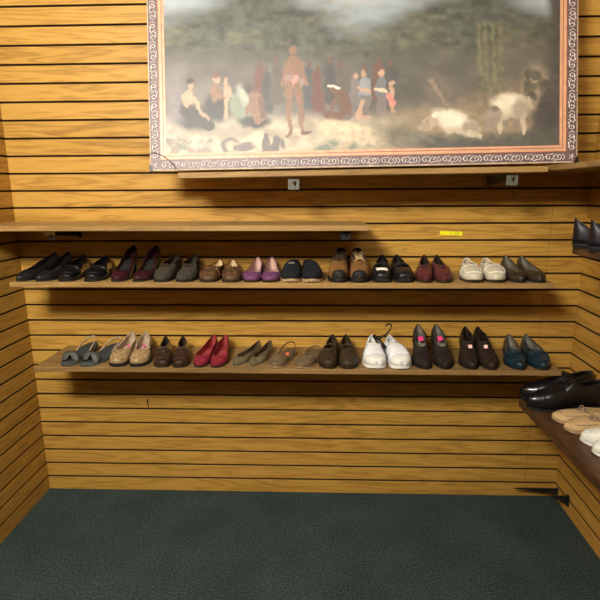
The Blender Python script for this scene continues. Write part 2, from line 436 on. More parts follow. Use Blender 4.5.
    # shadows on the sand
    ell(230, 132, 45, 7, (.22, .18, .13), 0, .6, .2, .7); ell(315, 127, 22, 4, (.22, .18, .13), 4, .6, .2, .7); ell(285, 136, 16, 3, (.24, .19, .13), 12, .6, .2, .6)
    # seated woman, left
    ell(193, 117, 20, 13, DK, 12); cap(186, 108, 212, 126, 8, 5, DK); ell(176, 100, 10, 26, (.16, .14, .14), 0, .6)
    cap(191, 93, 190, 105, 4.5, 5, SKL); ell(190, 110, 10, 7, DK); cap(197, 97, 203, 112, 2.2, 1.8, SKL); cap(203, 112, 210, 120, 1.8, 1.6, SKL); cap(185, 96, 188, 105, 2.2, 2, SKL); cap(188, 105, 196, 99, 2, 1.6, SKL)
    ell(193, 84, 3.2, 4.4, SKL); ell(193, 80.5, 4, 3.4, DK)
    # woman with a child
    ell(219, 108, 13, 15, DK, 0); cap(218, 88, 219, 100, 4.5, 5, SK); ell(219, 107, 9, 7, DK); ell(218, 78.5, 3.6, 4.4, SKL); ell(218, 74.5, 4.4, 3.4, SKD)
    cap(229, 88, 229, 98, 3.4, 3.2, SKL); cap(228, 98, 228, 118, 2, 1.5, SKL); cap(231, 89, 238, 100, 1.7, 1.4, SKL); ell(228.5, 81, 2.8, 3.6, SKL); cap(214, 92, 226, 98, 2.3, 1.8, SK)
    # draped seated figure and bent back
    ell(243, 108, 10, 16, (.17, .20, .15), -15); ell(246, 95, 5, 12, (.30, .32, .26), -20, .5); ell(257, 122, 16, 6, DK, 0)
    cap(258, 98, 262, 116, 6.5, 7.5, SK); cap(263, 99, 267, 116, 2.5, 3, SKD); ell(252, 87, 4.6, 5.5, (.06, .045, .04)); cap(253, 100, 250, 113, 2.4, 2, SK)
    # standing figure
    cap(297, 62, 297, 78, 6.5, 6, SK); ell(297, 50, 3.6, 4.6, SK); cap(290, 64, 285, 84, 2.4, 2, SK); cap(304, 64, 309, 84, 2.4, 2, SK)
    cap(292, 80, 302, 82, 6, 5.5, (.24, .16, .14)); cap(300, 76, 294, 86, 2.2, 2, (.52, .22, .18))
    cap(292, 86, 291, 110, 4, 3, SK); cap(291, 110, 293, 133, 3, 1.8, SK); cap(300, 86, 303, 110, 4, 3, SK); cap(303, 110, 304, 131, 3, 1.8, SK)
    cap(293, 134, 290, 137, 1.6, 1.3, SKD); cap(304, 133, 312, 133.5, 1.8, 1.3, SKD)
    # basket and still life on the ground
    ell(232, 147, 10, 9, (.11, .09, .085), 0, .2); ell(235, 148, 7, 6, (.38, .30, .21), 0, .4); cap(238, 149, 256, 146, 3.5, 3, (.12, .10, .095)); ell(262, 140, 9, 8, LT, 0, .5)
    cap(268, 136, 268, 152, 3, 4, (.10, .085, .08)); cap(279, 140, 274, 153, 4, 5, (.10, .085, .08)); ell(285, 145, 3, 5, (.12, .10, .09)); ell(273, 153, 8, 3, (.12, .10, .09))
    # plants at lower left
    for i in range(46):
        r_ = random.Random(i); x = 168 + r_.random()*45; y = 138 + r_.random()*18
        ell(x, y, 2+3*r_.random(), 1.5+2.5*r_.random(), (.15+.1*r_.random(), .17, .14) if r_.random() < .6 else (.46, .38, .27), r_.random()*90, .5)
    for x, y in ((328, 150), (355, 149), (337, 143), (372, 146), (321, 152)): ell(x, y, 5.5, 3.5, (.16, .19, .14), 0, .6); ell(x+1, y-3, 2.5, 3, (.14, .17, .13), 0, .6)
    # crouching figure
    cap(347, 100, 348, 116, 6.5, 6, SKD); cap(345, 95, 352, 104, 5, 5.5, SKD); ell(337, 90.5, 4, 4.8, SKD); cap(332.5, 86, 341, 87.5, 1.2, 1.2, (.7, .62, .5)); cap(347, 118, 326, 113, 4.5, 3.2, SKD); cap(326, 113, 341, 127, 2.8, 2.4, SKD); cap(349, 118, 342, 129, 4, 2, (.13, .10, .10)); cap(339, 96, 334, 108, 2, 1.6, SKD)
    # standing group
    for x, h, col in ((358, 80, (.16, .13, .13)), (367, 78, (.22, .23, .25)), (383, 78, (.12, .13, .14))):
        cap(x, h+4, x, h+20, 5, 5.5, col); cap(x-2, h+20, x-2, h+36, 3, 2, (.13, .11, .11)); cap(x+3, h+20, x+3, h+36, 3, 2, (.13, .11, .11)); ell(x, h-4, 2.8, 3.4, SKL)
    cap(361, 88, 371, 92, 1.8, 1.6, SKL); cap(378, 90, 388, 92, 1.8, 1.6, LT)
    cap(394, 90, 394, 100, 2.8, 2.6, SKL); cap(394, 100, 396, 112, 2, 1.3, SKL); ell(394, 84.5, 2.4, 3, SKL); cap(391, 96, 395, 103, 3, 3, (.50, .18, .14))
    ell(364, 103, 2.6, 3.2, SKL); cap(363, 107, 361, 117, 2.8, 3, SKL); cap(364, 117, 373, 118, 1.8, 1.3, SKL)
    # sacks and resting sheep in the middle
    ell(352, 133, 32, 10, (.52, .42, .28), 12, .35, .35); ell(372, 139, 18, 7, (.48, .38, .26), 12, .35, .35)
    ell(402, 137, 22, 14, (.12, .105, .075), 10, .7, .5)
    # warm bank, tree trunks, dark rocks and foreground on the right
    ell(470, 122, 75, 16, (.27, .20, .12), 2, .6, .35, .85); ell(505, 100, 40, 16, (.22, .165, .10), -8, .7, .4, .7)
    for x in (478, 484, 492, 499): cap(x, 25, x+3, 92, 2.0, 2.6, (.115, .11, .06), 1.8, .6)
    ell(440, 92, 12, 20, (.13, .10, .075), -25, .5, .4, .7); cap(432, 82, 446, 104, 2.6, 2, (.22, .16, .11), 1.5)
    ell(535, 92, 13, 22, (.36, .29, .20), 0, .6, .4, .8)
    for k in range(14):
        r_ = random.Random(k+90); ell(524+r_.random()*20, 72+r_.random()*30, 3+r_.random()*2.5, 2.5+r_.random()*2, (.075, .07, .045), r_.random()*90, .5, .5)
    mix(sm(-5, 7, X - (529 + 16*sm(118, 70, Y)) + 7*(n1-.5)), (.045, .040, .036), .6, n2)
    mix(sm(132, 141, Y + 9*(n1-.5) + np.where(X > 510, (X-510)*.25, 0))*sm(402, 436, X), (.055, .054, .046), .5, n2)
    for k in range(12):
        r_ = random.Random(k+300); ell(410+r_.random()*110, 136+r_.random()*6, 5, 2.5, (.13, .13, .085), 0, .7, .4, .7)
    # resting pale pig
    HI = (.66, .59, .46); MD = (.44, .37, .27); LO = (.20, .165, .13)
    ell(457, 125, 23, 10.5, MD, 17, .18); ell(451, 119.5, 16, 8.5, HI, 14, .45); ell(472, 130, 9, 7, (.30, .25, .19), 15, .35); cap(470, 134, 481, 138, 3, 2, MD)
    ell(432, 123, 8, 7, (.38, .30, .21), -10, .25); cap(428, 126, 422, 129, 4, 2.4, (.30, .23, .16)); ell(437, 115.5, 3.5, 3, HI); ell(429, 121, 1.6, 1.4, LO)
    # grazing pig
    cap(500, 118, 500, 134, 3.4, 2, MD); cap(506, 118, 506, 131, 3, 1.8, LO); cap(521, 114, 523, 134, 4, 2, MD); cap(516, 116, 515, 130, 3, 1.7, LO)
    ell(510, 107, 17.5, 13, MD, -14, .15); ell(504, 104, 12.5, 9, HI, -20, .5); ell(519, 111, 8, 9, (.29, .24, .175), 0, .5, .2, .8)
    ell(493, 118, 8, 9.5, (.27, .22, .17), 25, .22); cap(490, 124, 487, 131, 4.5, 3, (.24, .19, .15)); ell(494, 110, 4, 3, (.15, .12, .09), 30); cap(526, 98, 530, 108, .9, .6, MD)
    img = np.clip(img, .01, .9)
    nu, nv = len(u), len(v)
    me = bpy.data.meshes.new('canvas')
    UU = U.ravel(); VV = V.ravel()
    co = np.stack([UU, VV*sl - .006*cl, VV*cl + .006*sl], 1)
    i0 = (np.arange(nv-1)[:, None]*nu + np.arange(nu-1)[None, :]).ravel()
    quads = np.stack([i0, i0+1, i0+nu+1, i0+nu], 1)
    me.from_pydata(co.tolist(), [], quads.tolist())
    at = me.color_attributes.new('paint', 'FLOAT_COLOR', 'POINT')
    rgba = np.ones((nu*nv, 4)); rgba[:, :3] = img.reshape(-1, 3)
    at.data.foreach_set('color', rgba.ravel().astype(np.float32))
    m, nt, b = new_mat('painted_print')
    a = nt.nodes.new('ShaderNodeVertexColor'); a.layer_name = 'paint'
    nt.links.new(a.outputs[0], b.inputs['Base Color'])
    b.inputs['Roughness'].default_value = .7; b.inputs['Specular IOR Level'].default_value = .5
    b.inputs['Coat Weight'].default_value = 1; b.inputs['Coat Roughness'].default_value = .50
    M['print'] = m
    link('canvas', me, m, t, False)
    for k in ('frame_base', 'frame_silver', 'frame_copper', 'frame_line', 'frame_edge'):
        pb = M[k].node_tree.nodes['Principled BSDF']; pb.inputs['Coat Weight'].default_value = 1; pb.inputs['Coat Roughness'].default_value = .50
    # back board
    b_ = MB(); vs = [T(x, y, w) for x in (.002, PW-.002) for y in (.002, PH-.002) for w in (-.012, .004)]
    b_.add(vs, [(0,1,3,2), (4,6,7,5), (0,4,5,1), (2,3,7,6), (0,2,6,4), (1,5,7,3)]); b_.build('backing_board', M['frame_edge'], t)
    def ringband(name, i0_, i1_, w0, w1, mat):
        r = MB()
        def rc(i, w): return [T(i, i, w), T(PW-i, i, w), T(PW-i, PH-i, w), T(i, PH-i, w)]
        A = rc(i0_, .004); B = rc(i0_, w0); C_ = rc(i1_, w1); D = rc(i1_, .004); vs = A+B+C_+D; fs = []
        for g_ in range(3):
            for k in range(4): q = (k+1) % 4; fs.append((g_*4+k, g_*4+q, g_*4+4+q, g_*4+4+k))
        r.add(vs, fs); return r.build(name, mat, t)
    ringband('outer_edge', 0, .005, .008, .010, M['frame_edge'])
    ringband('frame_moulding', .005, .040, .009, .009, M['frame_base'])
    ringband('frame_lip', .040, .044, .010, .010, M['frame_line'])
    ringband('frame_lip', .044, .055, .010, .009, M['frame_copper'])
    ringband('frame_lip', .055, .058, .009, .009, M['frame_line'])
    ringband('frame_lip', .058, .067, .009, .008, M['frame_copper'])
    sc_ = MB()
    def motif(P0, ax, ay):
        # C scroll, its mirror and a leaf stroke; ax along the frame, ay across
        def q(a, b): return T(P0[0]+ax[0]*a+ay[0]*b, P0[1]+ax[1]*a+ay[1]*b, .0098)
        def st(pl, r): sc_.tube([q(*p) for p in pl], r*2.0, 4, flat=.45)
        def sp(cx_, cy_, r0, a0, d, n_=12): return [(cx_+r0*(1-k/15)*math.cos(a0+d*k*.62), cy_+r0*(1-k/15)*math.sin(a0+d*k*.62)) for k in range(n_)]
        st([(.034, .030), (.027, .029)] + sp(.014, .016, .0125, .9, 1), .0017)
        st([(.034, .005), (.041, .005)] + sp(.053, .018, .0125, -2.3, 1), .0017)
        st([(.024, .006), (.031, .012), (.036, .020), (.044, .029)], .0015)
        st([(.031, .012), (.035, .009), (.036, .006)], .0012); st([(.036, .021), (.032, .024), (.029, .024)], .0012)
        st([(.066, .029), (.070, .022), (.075, .018)], .0014); st([(.066, .005), (.071, .009), (.075, .018)], .0014)
    stp = .0765
    n = int((PW-.09)/stp)
    for k in range(n):
        x = .045 + k*(PW-.09)/n
        motif((x, .0055), (1, 0), (0, 1)); motif((x, PH-.0055), (1, 0), (0, -1))
    n = int((PH-.09)/stp)
    for k in range(n):
        y = .045 + k*(PH-.09)/n
        motif((.0055, y), (0, 1), (1, 0)); motif((PW-.0055, y), (0, 1), (-1, 0))
    for cx in (.022, PW-.022):
        for cy in (.022, PH-.022):
            for k in range(5):
                a_ = k*1.2566; sc_.tube([T(cx, cy, .0098), T(cx+.012*math.cos(a_), cy+.012*math.sin(a_), .0098)], .003, 4, flat=.35)
    sc_.build('scrollwork', M['frame_silver'], t, True, weld=0)
    # worn black corner caps
    for cx, sx in ((.0, 1), (PW, -1)):
        k_ = MB(); w_ = .014 if sx > 0 else .018
        pl = [(cx-sx*.002, -.001), (cx+sx*w_, -.001), (cx+sx*w_*.55, .010), (cx+sx*w_*.3, .022), (cx-sx*.002, .026)]
        vs = [T(x, y, w) for w in (-.012, .012) for x, y in pl]; n = 5
        k_.add(vs, [tuple(range(n)), tuple(range(2*n-1, n-1, -1))] + [(i, (i+1) % n, n+(i+1) % n, n+i) for i in range(n)])
        k_.build('corner_cap', M['black_plastic'], t)
    w_ = MB(); w_.tube([T(-.004, .070, .006), T(.02, .070, .0125), (T(.05, .060, .013)), T(.075, .042, .013), T(.092, .026, .013), T(.105, .004, .0125)], .0017, 6)
    w_.build('loose_wire', M['wire'], t, True)
picture()

# ------------------------------------------------------------------ shoes
def interp(tab, x):
    if x <= tab[0][0]: return tab[0][1]
    for (a, p), (b, q) in zip(tab[:-1], tab[1:]):
        if x <= b:
            t = (x-a)/(b-a); t = t*t*(3-2*t)*.5 + t*.5
            return p + (q-p)*t
    return tab[-1][1]
TOES = {
 'round':   [(0, 0), (.012, .30), (.04, .52), (.08, .70), (.14, .86), (.22, .96), (.30, 1), (.42, .93), (.55, .80), (.68, .72), (.82, .72), (.91, .66), (.96, .50), (.985, .30), (1, 0)],
 'square':  [(0, 0), (.006, .38), (.02, .58), (.06, .74), (.12, .86), (.22, .96), (.30, 1), (.42, .92), (.55, .78), (.68, .70), (.82, .70), (.91, .64), (.96, .50), (.985, .30), (1, 0)],
 'almond':  [(0, 0), (.012, .20), (.04, .38), (.08, .55), (.14, .74), (.22, .91), (.30, 1), (.42, .93), (.55, .78), (.68, .68), (.82, .68), (.91, .62), (.96, .47), (.985, .28), (1, 0)],
 'pointed': [(0, 0), (.010, .12), (.05, .28), (.12, .52), (.20, .78), (.30, 1), (.42, .94), (.55, .78), (.68, .66), (.82, .64), (.91, .58), (.96, .44), (.985, .26), (1, 0)],
}
class Shoe:
    def __init__(s, kind, label, loc, yaw, side=1, L=.245, W=.080, toe='round', hh=.0, ts=.005, ut=.36, dl=.13, cmax=.80,
                 tl=(.048, .036, .056), hv=.046, ht=.026, e=.72, mats=None, heel=.85, peep=0, cutback=0, group=None, sole_w=1.03, solid=.0028, toe_spring=.006, peak=1, lining=None):
        s.L, s.W, s.toe, s.hh, s.ts, s.ut, s.dl, s.cmax, s.e = L, W, TOES[toe], hh, ts, ut, dl, cmax, e
        s.side, s.peep, s.cutback, s.sp = side, peep, cutback, toe_spring; s.peak = peak
        tlm, tls, tlh = tl      # topline behind the throat, at the arch, at the heel
        s.H = [(0, ht*.45), (.03, ht*.75), (.10, ht), (ut*.6, (ht+hv)/2+.002), (ut, hv), (ut+dl, tlm), (.74 if ut < .5 else .80, tls), (.90, tlh*(.84 if peak else .93)), (1, tlh*(1.06 if peak else 1))]
        if cutback: s.H = [(0, ht*.45), (.03, ht*.75), (.10, ht), (ut*.6, (ht+hv)/2+.002), (ut, hv), (ut+dl*.7, tlm*.7), (cutback, .006), (1, .006)]
        up, so, li = mats[:3]; s.m = mats
        s.t = thing(kind, label, 'shoe', loc, -math.radians(yaw), group)
        s.upper(up, solid); s.sole(so, sole_w, heel); s.insole(li)
        if lining: s.lining(lining)
    def w(s, u): return interp(s.toe, u)*s.W/2
    def cx(s, u): return s.side*.010*math.sin(PI*min(1, u/.75))*(.6 if u < .5 else .45) - s.side*.003
    def z0(s, u):
        q = min(1, max(0, (u-.34)/(.80-.34))); z = s.hh*(q*q*(3-2*q))
        if u < .14: z += s.sp*((.14-u)/.14)**2
        return z
    def c(s, u):
        v = 0
        if u > s.ut: q = min(1, (u-s.ut)/s.dl); v = s.cmax*math.sqrt(max(0, 1-(1-q)**2))
        if s.peak and u > .72 and not s.cutback: q = (u-.72)/.28; v *= 1 - .42*q*q*(3-2*q)
        if s.peep and u < s.peep: q = min(1, (s.peep-u)/(s.peep*.4)); v = max(v, .86*math.sqrt(max(0, 1-(1-q)**2)))
        return v
    def P(s, u, k, off=0):
        """k in [-1,1]: across the section from left sole edge over the crown to the right"""
        cc = s.c(u); am = math.acos(min(1, cc**(1/s.e))) if cc > 0 else PI/2
        h = interp(s.H, u) if not (s.peep and u < s.peep) else min(interp(s.H, u), .009 + max(0, (u-s.peep*.5))*.05)
        hf = h/max(.2, math.sin(am)**s.e)
        a = am*(1-abs(k)); sg = 1 if k > 0 else -1
        ww = s.w(u)
        x = ww*(math.cos(a)**s.e if a < PI/2-1e-6 else 0)*sg
        z = hf*(math.sin(a)**s.e if a > 1e-6 else 0)
        bulge = 1 + .05*math.sin(min(1, a/(PI/2))*PI)
        p = Vector((s.cx(u) + x*bulge, u*s.L, s.z0(u)+s.ts + z))
        if off:
            n = Vector((x/(ww+1e-6)*.8, 0, .6 if z > 0 else 0)); n = n.normalized() if n.length > 1e-4 else Vector((0, 0, 1)); n = Vector((n.x, -max(0, 1-u/.12)*1.5, n.z)).normalized(); p += n*off
        return p
    def stations(s, n=34):
        st = [(1-math.cos(PI*i/n))/2 for i in range(n+1)]
        st += [s.ut, s.ut+s.dl*.05, s.ut+s.dl*.15, s.ut+s.dl*.35]
        if s.peep: st += [s.peep, s.peep*.97, s.peep*.9]
        return sorted(set(round(x, 5) for x in st))
    def upper(s, mat, solid):
        st = s.stations(); NA = 8; vs = []; fs = []
        for sg in (-1, 1):
            base = len(vs)
            for u in st:
                for j in range(NA+1):
                    k = sg*(1-j/NA); k = k if abs(k) > 1e-9 else sg*1e-9
                    vs.append(s.P(u, k))
            for i in range(len(st)-1):
                for j in range(NA):
                    a = base+i*(NA+1)+j; fs.append((a, a+1, a+NA+2, a+NA+1))
        # keep recalculated normals outward
        o = mesh('upper', vs, fs, mat, s.t, True, weld=2e-4, solid=solid)
        # make sure normals face outward
        me = o.data; cen = Vector((0, s.L/2, .03)); tot = 0
        for p in me.polygons: tot += p.normal.dot(p.center-cen)*p.area
        if tot < 0: me.flip_normals()
        return o
    def slab(s, name, mat, top, bot, wf, u0=0, u1=1, n=30, wf2=None, mi=None):
        st = [u0+(u1-u0)*(1-math.cos(PI*i/n))/2 for i in range(n+1)]; vs = []; fs = []
        for u in st:
            w_ = s.w(u)*wf + (.0012 if wf > 1 else 0); wb = s.w(u)*(wf2 or wf) + (.0012 if wf > 1 else 0)
            for kx in (-1, -.5, 0, .5, 1): vs.append((s.cx(u)+kx*w_, u*s.L, top(u)))
            for kx in (1, .5, 0, -.5, -1): vs.append((s.cx(u)+kx*wb, u*s.L, bot(u)))
        for i in range(n):
            for k in range(10): fs.append((i*10+k, i*10+(k+1) % 10, (i+1)*10+(k+1) % 10, (i+1)*10+k))
        fs += [tuple(range(10)), tuple(n*10+k for k in range(10))]
        return mesh(name, vs, fs, mat, s.t, False, weld=1e-6)
    def sole(s, mat, wf, heel):
        s.slab('sole', mat, lambda u: s.z0(u)+s.ts+.0012, lambda u: s.z0(u), wf)
        if s.hh > .004:
            # heel block under the seat, narrowing to the ground
            n = 8; vs = []; fs = []; rings = []
            outl = [(u) for u in (.76, .82, .88, .93, .97, .99)]
            pts = [(s.cx(u)-s.w(u), u*s.L) for u in outl] + [(s.cx(u)+s.w(u), u*s.L) for u in reversed(outl)]
            cxm = s.cx(.9); cy = .90*s.L
            for i in range(n+1):
                q = i/n; sc_ = 1 + (heel-1)*(q**.6)
                for (x, y) in pts:
                    yy = cy + (y-cy)*sc_; u = min(1, max(0, y/s.L))
                    zt = s.z0(u)+.001
                    vs.append((cxm+(x-cxm)*sc_, yy + q*.004, zt*(1-q)))
            m_ = len(pts)
            for i in range(n):
                for k in range(m_): fs.append((i*m_+k, i*m_+(k+1) % m_, (i+1)*m_+(k+1) % m_, (i+1)*m_+k))
            fs += [tuple(range(m_)), tuple(n*m_+k for k in range(m_))]
            mesh('heel', vs, fs, s.m[3] if len(s.m) > 3 else mat, s.t, False)
    def insole(s, mat):
        u0 = .05 if s.peep else max(.1, s.ut-.12)
        s.slab('insole', mat, lambda u: s.z0(u)+s.ts+.0032, lambda u: s.z0(u)+s.ts+.0014, .90, u0, .985, 20)
    def lining(s, mat):
        """thin inner skin of the open part of the shoe"""
        us = [u for u in s.stations() if u > s.ut+s.dl*.2 and u < .995]; NA = 5; vs = []; fs = []
        for sg in (-1, 1):
            base = len(vs)
            for u in us:
                for j in range(NA+1):
                    p = Vector(s.P(u, sg*(1-j/NA) if j < NA else sg*1e-9)); c = s.cx(u); ww = max(s.w(u), .004)
                    kk = max(.2, 1-.0038/ww)
                    vs.append((c+(p.x-c)*kk, s.L*.5+(p.y-s.L*.5)*.968, p.z-.0012 if j == NA else p.z))
            for i in range(len(us)-1):
                for j in range(NA): a = base+i*(NA+1)+j; fs.append((a, a+1, a+NA+2, a+NA+1))
        n = NA+1; h = len(vs)//2; b0 = (len(us)-1)*n
        for j in range(NA): fs.append((b0+j, b0+j+1, h+b0+j+1, h+b0+j))
        return mesh('lining', vs, fs, mat, s.t, True, weld=1e-6)
    # ---- details
    def bow(s, mat, u=None, r=.011, z=.002):
        u = u or s.ut-.03; c = s.P(u, 1e-6) + Vector((0, 0, z)); b = MB()
        for sg in (-1, 1):
            R = Matrix.Rotation(sg*.35, 3, 'Y') @ Matrix.Rotation(sg*.25, 3, 'Z')
            b.blob(c+Vector((sg*r*.9, -.002, .001)), (r, r*.62, r*.38), 10, rot=R)
            b.tube([c, c+Vector((sg*r*.8, -r*1.2, -.003))], [.0022, .003], 6, flat=.5)
        b.blob(c, (r*.35, r*.38, r*.4), 8)
        return b.build('bow', mat, s.t, True)
    def strap(s, mat, u, width=.010, arch=.006, buckle=None, th=.0022):
        p0, p1 = s.P(u, -1e-6), s.P(u, 1e-6); p0 = Vector(p0); p1 = Vector(p1)
        if (p1-p0).length < .004:
            pts = [s.P(u, k, .0022) for k in np.linspace(-.98, .98, 17)]
        else:
            lo0, lo1 = s.P(u, -.45, .002), s.P(u, .45, .002); pts = [lo0, s.P(u, -.2, .002)]
            for i in range(9):
                q = i/8; pts.append(p0.lerp(p1, q) + Vector((0, 0, arch*math.sin(PI*q)+.001)))
            pts += [s.P(u, .2, .002), lo1]
        b = MB(); b.ribbon(pts, (0, 1, 0), width, th); o = b.build('strap', mat, s.t, True)
        if buckle:
            i = int(len(pts)*.5) if buckle != 'side' else int(len(pts)*.72)
            c = Vector(pts[i])+Vector((0, 0, .003)); k = MB(); r = width*.62
            k.tube([c+Vector((x*r, y*r, -abs(x)*.002)) for x, y in ((-1, -1), (1, -1), (1, 1), (-1, 1))], .0016, 5, closed=True)
            k.build('buckle', M['silver'], s.t, True)
        return o
    def band(s, name, mat, u0, u1, k0=-.96, k1=.96, off=.0018, th=.0016, n=6, m=16):
        """patch lying over the upper"""
        vs = []; fs = []
        us = np.linspace(u0, u1, n); ks = np.linspace(k0, k1, m)
        for u in us:
            for k in ks: vs.append(s.P(u, k if abs(k) > 1e-6 else 1e-6, off))
        for i in range(n-1):
            for j in range(m-1): a = i*m+j; fs.append((a, a+1, a+m+1, a+m))
        return mesh(name, vs, fs, mat, s.t, True, solid=th)
    def moc(s, mat, u0=.10, kk=.42, r=.0016):
        """raised seam running round the toe plug"""
        pts = []
        for i in range(9): pts.append((s.ut*(1-i/9.)*1+u0*(i/9.), -kk-.05*math.sin(i/9*PI)))
        for i in range(9): pts.append((u0 - .012*math.sin(i/8*PI), -kk*(1-i/4.) if i != 4 else 1e-6))
        for i in range(9): pts.append((u0*(1-(i+1)/9.)+s.ut*((i+1)/9.), kk+.05*math.sin(i/9*PI)))
        b = MB(); b.tube([s.P(u, k, .0008) for u, k in pts], r, 6); return b.build('toe_seam', mat, s.t, True)
    def tongue(s, mat, u0=None, u1=None, w=.026, lift=.006, name='tongue'):
        u0 = u0 or s.ut-.04; u1 = u1 or s.ut+.2; vs = []; fs = []; n = 8
        for i in range(n+1):
            q = i/n; u = u0+(u1-u0)*q; z = interp(s.H, min(u, s.ut+.02)); zz = s.z0(u)+s.ts+interp(s.H, u)*.9 + lift*q + (.0 if q else 0)
            ww = w/2*(1-.15*q**3)
            for k in (-1, -.5, 0, .5, 1): vs.append((s.cx(u)+k*ww, u*s.L, zz - .004*k*k - (.006 if q == 0 else 0)))
        for i in range(n):
            for k in range(4): a = i*5+k; fs.append((a, a+1, a+6, a+5))
        return mesh(name, vs, fs, mat, s.t, True, solid=.003)
    def laces(s, mat, u0=None, u1=None, rows=4, r=.0014, bow=True, lift=.004, loop=.018):
        u0 = u0 or s.ut+.02; u1 = u1 or s.ut+.19; b = MB()
        for i in range(rows):
            ua = u0+(u1-u0)*i/rows; ub = u0+(u1-u0)*(i+1)/rows
            a0 = Vector(s.P(ua, -.15, .002)); a1 = Vector(s.P(ub, .15, .002)); c0 = Vector(s.P(ua, .15, .002)); c1 = Vector(s.P(ub, -.15, .002))
            for p, q in ((a0, a1), (c0, c1)):
                b.tube([p, (p+q)/2+Vector((0, 0, lift)), q], r, 5)
        top = (Vector(s.P(u1, -.1))+Vector(s.P(u1, .1)))/2 + Vector((0, 0, lift+.003))
        if bow:
            for sg in (-1, 1):
                b.tube([top, top+Vector((sg*loop*.6, -.004, .008)), top+Vector((sg*loop*1.2, -.006, .002)), top+Vector((sg*loop*.9, -.014, -.004)), top], r, 5)
                b.tube([top, top+Vector((sg*loop*.5, -.012, 0)), top+Vector((sg*loop*.8, -.028, -.010))], r, 5)
        return b.build('laces', mat, s.t, True)
    def sling(s, mat, u0=.62, z1=.045, width=.007, tilt=(0, 0, .0)):
        pts = []; cxm = s.cx(u0); wy = s.L*.985
        for i in range(17):
            a = -PI/2 + PI*i/16
            x = math.sin(a)*s.w(.75)*1.08; y = u0*s.L + (wy-u0*s.L)*max(0, math.cos(a))**.6
            q = max(0, math.cos(a))**.6
            pts.append((cxm + x + tilt[0]*q, y + tilt[1]*q, s.z0(min(1, y/s.L))+s.ts+.004+(z1)*q + tilt[2]*q))
        b = MB(); b.ribbon(pts, (0, 0, 1), width, .002); return b.build('heel_strap', mat, s.t, True)
    def sticker(s, mat, pos, r=.011, square=True, tilt=-.9):
        b = MB(); R = Matrix.Rotation(tilt, 3, 'X')
        n = 4 if square else 14; vs = []
        for z in (0, .0008):
            for k in range(n):
                a = 2*PI*k/n+PI/4+.2; vs.append(Vector(pos)+R @ Vector((r*math.cos(a), -r*math.sin(a)*0+0, r*math.sin(a))) + R @ Vector((0, -z, 0)))
        b.add(vs, [tuple(range(n)), tuple(range(2*n-1, n-1, -1))]+[(i, (i+1) % n, n+(i+1) % n, n+i) for i in range(n)])
        return b.build('sticker', mat, s.t)
    def studs(s, mat, pts, r=.003):
        b = MB()
        for u, k in pts: b.blob(s.P(u, k, .001), (r, r, r*.6), 8)
        return b.build('ornament', mat, s.t, True)
    def collar(s, mat, r=.0035):
        """rolled edge following the topline"""
        st = [u for u in s.stations() if u > s.ut+s.dl*.3]
        L_ = [s.P(u, -1e-6) for u in st]; R_ = [s.P(u, 1e-6) for u in reversed(st)]
        b = MB(); b.tube(L_+R_[1:], r, 6); return b.build('collar', mat, s.t, True)

ZC = 1.1558; ZD = .7868; GU = 'shoes on the upper shelf'; GL = 'shoes on the lower shelf'
def pair(tab, fn):
    for side, (x, y, yaw), txt in tab: fn(side, x, y, yaw, txt)
# ---- upper shelf
def zc(x): return ZC - .0009*(x-.127)
def zd(x): return ZD - .0006*(x-.185)
def do(spec, entries, upper, deco=None, kind='pump'):
    for side, x, y, yaw, label in entries:
        z = zc(x) if upper else zd(x); y -= .010
        s = Shoe(kind, label, (x, y, z), yaw, side, group=GU if upper else GL, **spec)
        if deco: deco(s, side)
    return s
m = M
do(dict(L=.245, W=.078, toe='almond', hh=.032, ut=.27, tl=(.032, .034, .056), hv=.036, ht=.024, mats=(m['black_leather'], m['black_sole'], m['dark_lining']), heel=.7),
   [(-1, .158, -.285, 10, 'plain black pump at the far left end of the upper shelf'), (1, .247, -.289, 5, 'plain black pump, second shoe from the left on the upper shelf')], True)
do(dict(L=.25, W=.084, toe='round', hh=.014, ts=.006, ut=.42, tl=(.048, .044, .058), hv=.050, ht=.032, mats=(m['black_patent'], m['black_sole'], m['dark_lining']), heel=.95),
   [(-1, .357, -.288, -7, 'shiny black patent loafer, the left one of its pair, nearer the plain black pumps'), (1, .468, -.290, -7, 'shiny black patent loafer, the right one of its pair, beside the burgundy heels')], True,
   lambda s, d: (s.strap(m['black_patent'], .36, .018), s.moc(m['black_leather'], .10)), 'loafer')
do(dict(L=.24, W=.078, toe='almond', hh=.060, ut=.26, tl=(.034, .036, .060), hv=.036, ht=.024, mats=(m['burgundy_patent'], m['black_sole'], m['dark_lining'], m['black_leather']), heel=.6),
   [(-1, .570, -.288, -1, 'tall-heeled dark burgundy patent pump, the left one beside the black loafers'), (1, .657, -.288, 5, 'tall-heeled dark burgundy patent pump, the right one beside the grey suede shoes')], True)
do(dict(L=.245, W=.082, toe='round', hh=.020, ut=.44, tl=(.050, .042, .058), hv=.052, ht=.032, mats=(m['grey_suede'], m['black_sole'], m['dark_lining']), heel=.85),
   [(-1, .754, -.290, 1, 'grey-brown suede slip-on with dark tied bow, the left one beside the burgundy pumps'), (1, .849, -.293, 0, 'grey-brown suede slip-on with dark tied bow, the right one beside the brown moccasins')], True,
   lambda s, d: (s.bow(m['dark_brown_leather'], .40, .012), s.collar(m['dark_brown_leather'], .003)), 'slip_on_shoe')
